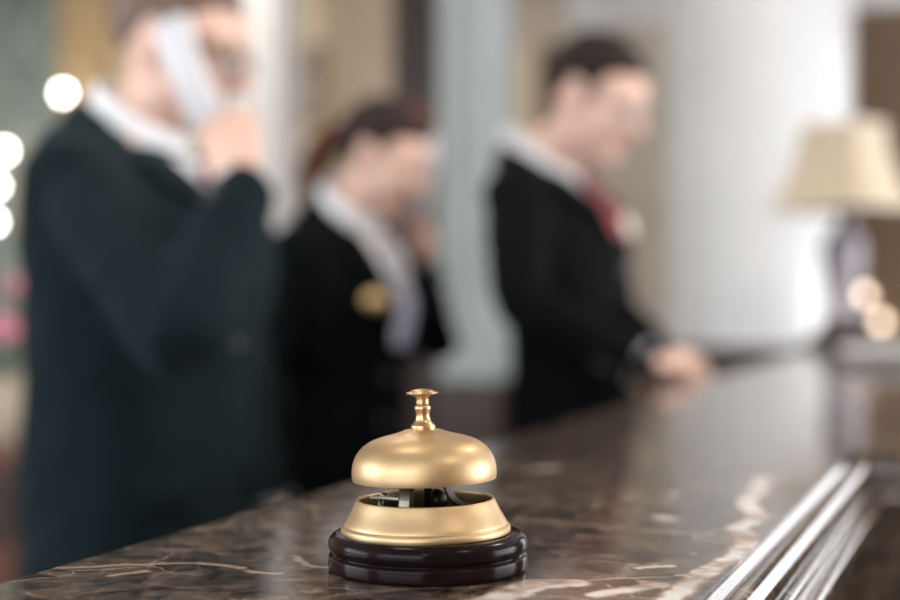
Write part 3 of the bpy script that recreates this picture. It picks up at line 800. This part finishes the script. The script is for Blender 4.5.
# --- right man: bowed head, both hands on the counter edge
Cm = Person('man in black suit at right, maroon tie, head bowed, hands on the counter', 571, 2.85, R(-100), 1.83, -5, 24, 0, 0, False, M['suit_jet'], M['hair_black'], .88, 1.33, .055)
TOPL = TOP
def loc(p, Q): return Q.Mi @ Vector(p)
w1 = loc((-.540, 2.40, TOP + .030), Cm); w2 = loc((-.56, 2.62, TOP + .035), Cm)
def mid_elbow(Q, side, w, out=.06, down=.05):
    S = Q.L((side * .178, -.012, 1.425)); m_ = S.lerp(w, .52); return m_ + Vector((side * out, -.06, -down))
Cm.set_arm(1, mid_elbow(Cm, 1, w1), w1); Cm.set_arm(-1, mid_elbow(Cm, -1, w2, .04), w2)
Cm.build([dict(side=1, wrist=w1, d=loc((-.460, 2.55, TOP + .022), Cm) - w1, n=(0, 0, -1), k=1.0, curl=(30, 40, 25)),
          dict(side=-1, wrist=w2, d=loc((-.48, 2.77, TOP + .027), Cm) - w2, n=(0, 0, -1), k=1.0, curl=(30, 40, 25))], glasses=M['steel_light'], badge=(-.062, 1.365, (.032, .024), M['badge_white']), tie=M['tie_red'])

# ================================================================== LAMP AND THINGS ON THE FAR END
lp = at(843, HOR, 4.45); lp.z = TOP
lamp = thing('table_lamp', 'table lamp with cream flared shade and glossy porcelain stem on the far counter end', 'lamp', lp, R(-27))
b = BM(); lathe(b, [(.135, 0), (.135, .010), (.125, .022), (.098, .034), (.075, .055), (.060, .085)], 48); obj('foot', b, M['lamp_metal'], lamp)
b = BM(); lathe(b, spline([(.058, .085), (.052, .12), (.055, .18), (.064, .26), (.066, .31), (.056, .35), (.036, .375), (.024, .385)], 4), 48); obj('stem', b, M['lamp_glaze'], lamp)
b = BM(); lathe(b, [(.018, .38), (.020, .39), (.020, .46), (.016, .47), (.012, .475)], 24); obj('socket', b, M['lamp_metal'], lamp)
b = BM(); ell(b, (0, 0, .51), (.03, .03, .04)); obj('bulb', b, M['shade_lining'], lamp)
# four-sided bell shade with flared concave panels
b = BM(); prof = spline([(.205, .385), (.198, .392), (.168, .445), (.142, .51), (.125, .575), (.118, .630), (.116, .652)], 4)
rings = []
for r, z in prof:
    ring = []
    for j in range(64):
        t = 2 * PI * j / 64; c, q = math.cos(t), math.sin(t)
        ring.append((r * 1.02 * math.copysign(abs(c) ** .30, c), r * .90 * math.copysign(abs(q) ** .30, q), z))
    rings.append(ring)
loft(b, rings, False); sh_ = obj('shade', b, M['shade'], lamp, True, [('SOLIDIFY', dict(thickness=.003))])
sh_.location = (0, 0, .05); sh_.scale = (.93, .93, 1)
for r, z in ((prof[1]), (prof[-1])):
    b = BM(); pts = []
    for j in range(65):
        t = 2 * PI * j / 64; c, q = math.cos(t), math.sin(t)
        pts.append((r * 1.025 * math.copysign(abs(c) ** .30, c), r * .905 * math.copysign(abs(q) ** .30, q), z))
    tube(b, pts, [.004] * 65, 8, 1, 1., False)
    obj('trim_band', b, M['shade_lining'], sh_)
b = BM(); tube(b, [(-.11, 0, .64), (.11, 0, .64)], [.002] * 2, 8, 1); tube(b, [(0, -.1, .64), (0, .1, .64)], [.002] * 2, 8, 1); tube(b, [(0, 0, .47), (.04, 0, .52), (.035, 0, .60), (0, 0, .64)], [.002] * 4, 8, 4); obj('harp', b, M['lamp_metal'], lamp)
b = BM(); lathe(b, [(.006, .64), (.010, .655), (.008, .668), (.002, .68)], 20); obj('finial', b, M['gold'], lamp)

# white papers in front of the lamp: a little stack
for i in range(3):
    pp = on_z(893, 352 - i * .2, TOP + .012 * i)
    b = BM(); box(b, (-.12, -.17, 0), (.12, .17, .0115), bev=.002)
    o = obj('brochure_stack', b, M['paper'], None, False); o.location = (pp.x, pp.y - .02, TOP + .0118 * i + .0002); o.rotation_euler = (0, 0, R(4 * i))
    tag(o, ['white bundle of papers by the lamp foot, lowest of three', 'white bundle of papers by the lamp foot, middle of three', 'white bundle of papers by the lamp foot, topmost of three'][i], 'papers', 'white papers beside the lamp')

# ================================================================== BACKGROUND FURNISHING
# tall gilt-framed glass at far left
x1 = wx(113); x0 = x1 - 1.75; f = wx(113) - wx(66)
mir = thing('gilt_mirror', 'tall gilt-framed mirror with pale diagonal bars at the far left', 'mirror', ((x0 + x1) / 2, YB - .04, .9))
def local(bm, o): bmesh.ops.translate(bm, vec=-o.location, verts=bm.verts[:])
b = BM(); z0, z1 = .25, 3.2
box(b, (x0, YB - .09, z0), (x0 + f, YB - .002, z1), bev=.02); box(b, (x1 - f, YB - .09, z0), (x1, YB - .002, z1), bev=.02)
box(b, (x0 + f, YB - .085, z0), (x1 - f, YB - .002, z0 + f), bev=.02); box(b, (x0 + f, YB - .085, z1 - f * .5), (x1 - f, YB - .002, z1), bev=.02)
local(b, mir); obj('frame', b, M['gilt'], mir, False)
b = BM(); box(b, (x0 + f, YB - .03, z0 + f), (x1 - f, YB - .003, z1 - f * .5)); local(b, mir); obj('glass', b, M['green_glass'], mir, False)
gx0, gx1 = x0 + f, x1 - f
b = BM()
for (p, q) in (((6, 18), (62, 84)), ((44, 6), (-14, 80)), ((-10, 96), (64, 96))):
    P, Q = on_y(*p, YB - .04), on_y(*q, YB - .04); P.y = Q.y = YB - .038
    tube(b, [P, Q], [.022, .022], 8, 1, 1., False)
local(b, mir); obj('diagonal_bars', b, M['mullion'], mir, False)

# globe wall lights at the left edge
def globe(px, py, y, r, label, grp=None):
    p = on_y(px, py, y)
    t = thing('glow_globe', label, 'wall light', (p.x, y, p.z), 0, grp)
    b = BM(); ell(b, (0, 0, 0), (r, r, r), None, 24, 16); obj('globe', b, M['bulb'], t)
    wall = YB - .095 if y > 6 else y
    b = BM(); tube(b, [(0, r * .6, 0), (0, YB - y - .02 if px > 300 else YB - .04 - y, 0)], [.008, .008], 12, 1, 1., False); obj('arm', b, M['gilt'], t)
    b = BM(); ell(b, (0, (YB - .045 - y), 0), (.04, .012, .04)); obj('backplate', b, M['gilt'], t)
globe(63, 93, YB - .20, .020, 'single round glowing wall globe against the gilt frame, above the suit shoulder')
globe(4, 151, YB - .20, .022, 'topmost of the three glowing globes stacked at the left edge')
globe(-4, 186, YB - .20, .020, 'middle of the three glowing globes stacked at the left edge')
globe(-6, 222, YB - .20, .020, 'lowest of the three glowing globes stacked at the left edge')

# red-brown cabinet, beige vase and pink flowers at the lower left
vp = at(3, HOR, 3.7)
cab = thing('side_cabinet', 'red-brown wooden side cabinet at the lower left behind the suited man', 'cabinet', (vp.x - .22, vp.y + .05, 0), R(20.3))
b = BM(); box(b, (-.45, -.2, .06), (.27, .25, .82)); obj('carcass', b, M['red_wood'], cab, False)
b = BM(); box(b, (-.48, -.23, .82), (.285, .27, .86), bev=.008); obj('cabinet_top', b, M['red_wood'], cab, False)
b = BM(); box(b, (-.43, -.17, 0), (.24, .23, .06)); obj('plinth', b, M['dark_wood'], cab, False)
for i in range(2):
    xx = -.43 + i * .345
    b = BM(); box(b, (xx, -.222, .10), (xx + .335, -.2005, .60), bev=.006); d_ = obj('door', b, M['red_wood'], cab, False)
    b = BM(); ell(b, (xx + (.30 if i == 0 else .035), -.235, .40), (.013, .013, .013)); obj('knob', b, M['gilt'], d_)
    b = BM(); box(b, (xx, -.222, .62), (xx + .335, -.2005, .80), bev=.006); d_ = obj('drawer', b, M['dark_wood'], cab, False)
    b = BM(); ell(b, (xx + .167, -.235, .71), (.013, .013, .013)); obj('knob', b, M['gilt'], d_)
b = BM(); lathe(b, spline([(.055, 0), (.075, .02), (.090, .07), (.088, .12), (.070, .155), (.060, .175), (.064, .185)], 4) + [(.056, .185), (.052, .17), (.06, .14), (.001, .02)], 40)
vs = obj('flower_vase', b, M['vase']); vs.location = (vp.x, vp.y, .8602); tag(vs, 'round beige ceramic vase on the red-brown cabinet at lower left', 'vase')
def flower_bm():
    bl = BM()
    for ring, (nn, rr, el_, sz) in enumerate(((5, .008, 70, .020), (6, .018, 45, .026), (8, .030, 18, .030))):
        for i in range(nn):
            a = 2 * PI * (i + ring * .5) / nn
            c = Vector((rr * math.cos(a), rr * math.sin(a), .012 * (2 - ring)))
            m3 = Matrix.Rotation(a, 3, 'Z') @ Matrix.Rotation(-R(el_), 3, 'Y')
            ell(bl, c, (sz, sz * .75, .005), m3, 12, 8)
    return bl
fb = None
offs = [(.045, -.05, .30), (-.075, .0, .27), (.02, .06, .41)]
proto = None
for i, (dx, dy, hz) in enumerate(offs):
    base = Vector((vp.x + dx * .12, vp.y + dy * .12, .8602 + .03))
    tip = Vector((vp.x + dx, vp.y + dy, .8602 + hz))
    o = thing('pink_flower', 'pink full-petalled flower standing in the beige vase at lower left', 'flower', base, 0, 'pink flowers in the beige vase')
    v = tip - base
    b = BM(); tube(b, [(0, 0, 0), (v.x * .2, v.y * .2, v.z * .6), v], [.003, .003, .003], 8, 4); obj('stem', b, M['leaf'], o)
    if fb is None:
        bl = flower_bm(); h_ = obj('bloom', bl, M['petal'], o); fb = h_.data
    else:
        h_ = bpy.data.objects.new('bloom', fb); C.objects.link(h_); h_.parent = o
    h_.location = v; h_.rotation_euler = (-dy * 5, dx * 5, i)
    for s_ in (-1, 1):
        b = BM(); q = Vector((v.x * .3, v.y * .3, v.z * .62)); a = i * 1.3 + (PI if s_ > 0 else 0)
        ell(b, q + Vector((.035 * math.cos(a), .035 * math.sin(a), .012)), (.042, .018, .003), Matrix.Rotation(a, 3, 'Z') @ Matrix.Rotation(-.4, 3, 'Y'), 12, 8); obj('leaf', b, M['leaf'], o)

# framed print on the beige wall
pa, pb = on_y(299, 48, YB), on_y(327, 122, YB)
pf = thing('picture_frame', 'small dim framed print on the beige wall left of the dark post', 'picture', ((pa.x + pb.x) / 2, YB - .015, pb.z))
b = BM(); t = .025; X0, X1, Z0, Z1 = pa.x, pb.x, pb.z, pa.z
box(b, (X0, YB - .03, Z0), (X0 + t, YB - .001, Z1)); box(b, (X1 - t, YB - .03, Z0), (X1, YB - .001, Z1)); box(b, (X0 + t, YB - .03, Z0), (X1 - t, YB - .001, Z0 + t)); box(b, (X0 + t, YB - .03, Z1 - t), (X1 - t, YB - .001, Z1))
local(b, pf); obj('frame', b, M['gilt_dark'], pf, False)
b = BM(); box(b, (X0 + t, YB - .015, Z0 + t), (X1 - t, YB - .001, Z1 - t)); local(b, pf); obj('print', b, M['picture'], pf, False)

# two added glowing globes standing in for warm glints on the lamp base
for px, py, lb in ((864, 295, 'small warm globe added behind the lamp stem as its glint, upper of two'), (881, 322, 'small warm globe added right of the lamp stem as its glint, lower of two')):
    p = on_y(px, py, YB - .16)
    t = thing('glow_globe', lb, 'wall light', p)
    b = BM(); ell(b, (0, 0, 0), (.026, .026, .026), None, 24, 16); obj('globe', b, M['glint_warm'], t)
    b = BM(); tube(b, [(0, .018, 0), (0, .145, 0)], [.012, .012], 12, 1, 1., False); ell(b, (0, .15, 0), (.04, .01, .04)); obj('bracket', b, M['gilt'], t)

# ================================================================== LIGHT
def area(name, loc, target, sx, sy, power, col, shape='RECTANGLE', spread=180):
    l = bpy.data.lights.new(name, 'AREA'); l.shape = shape; l.size = sx; l.size_y = sy; l.energy = power; l.color = col; l.spread = R(spread)
    o = bpy.data.objects.new(name, l); C.objects.link(o); o.location = loc
    o.rotation_euler = (Vector(target) - Vector(loc)).to_track_quat('-Z', 'Y').to_euler()
    return o
area('daylight_window_left', (XL + .02, -1.7, 2.1), (0, -1.2, 1.5), 4.1, 1.9, 230, (.84, .94, 1.0))
area('daylight_window_right', (XR - .02, 3.75, 1.6), (0, 3.75, 1.5), 4.2, 2.1, 270, (.95, .98, 1.0))
area('daylight_window_back', ((W0 + W1) / 2, YB + .01, 1.85), ((W0 + W1) / 2, 0, 1.85), 1.3, 1.65, 20, (1.0, .98, .98))
area('added_front_fill', (-1.5, YF + .02, 2.3), (-1.5, 0, 1.9), 5.2, 1.75, 190, (.95, .97, 1.0))  # unseen light added behind the camera to brighten dome and faces
for i, (x, y, p) in enumerate(((-3.6, 5.3, 30), (-2.3, 5.2, 9), (-1.9, 3.6, 12), (-.9, 1.0, 10), (.7, 2.7, 26), (1.5, .2, 14), (.6, -2.2, 14))):
    area('ceiling_fill', (x, y, ZC - .01), (x, y, 0), .45, .45, p, (1.0, .88, .74), 'DISK')  # unseen disks without fixtures, added as fill; one brightens the faces
w = bpy.data.worlds.new('World'); SC.world = w; w.use_nodes = True
w.node_tree.nodes['Background'].inputs['Color'].default_value = (.75, .85, 1, 1); w.node_tree.nodes['Background'].inputs['Strength'].default_value = .6

# ================================================================== CAMERA
cam = bpy.data.cameras.new('camera'); co = bpy.data.objects.new('camera', cam); C.objects.link(co)
co.location = CAM; co.rotation_euler = (R(90), 0, YAW)
cam.sensor_width = 36; cam.lens = FPX * 36 / 900; cam.shift_y = (HOR - 300) / 900
cam.clip_start = .02
cam.dof.use_dof = True; cam.dof.focus_distance = .685; cam.dof.aperture_fstop = 2.9; cam.dof.aperture_blades = 0
SC.camera = co
SC.view_settings.view_transform = 'Standard'; SC.view_settings.look = 'None'; SC.view_settings.gamma = 1; SC.view_settings.use_curve_mapping = False
SC.view_settings.exposure = 0.0
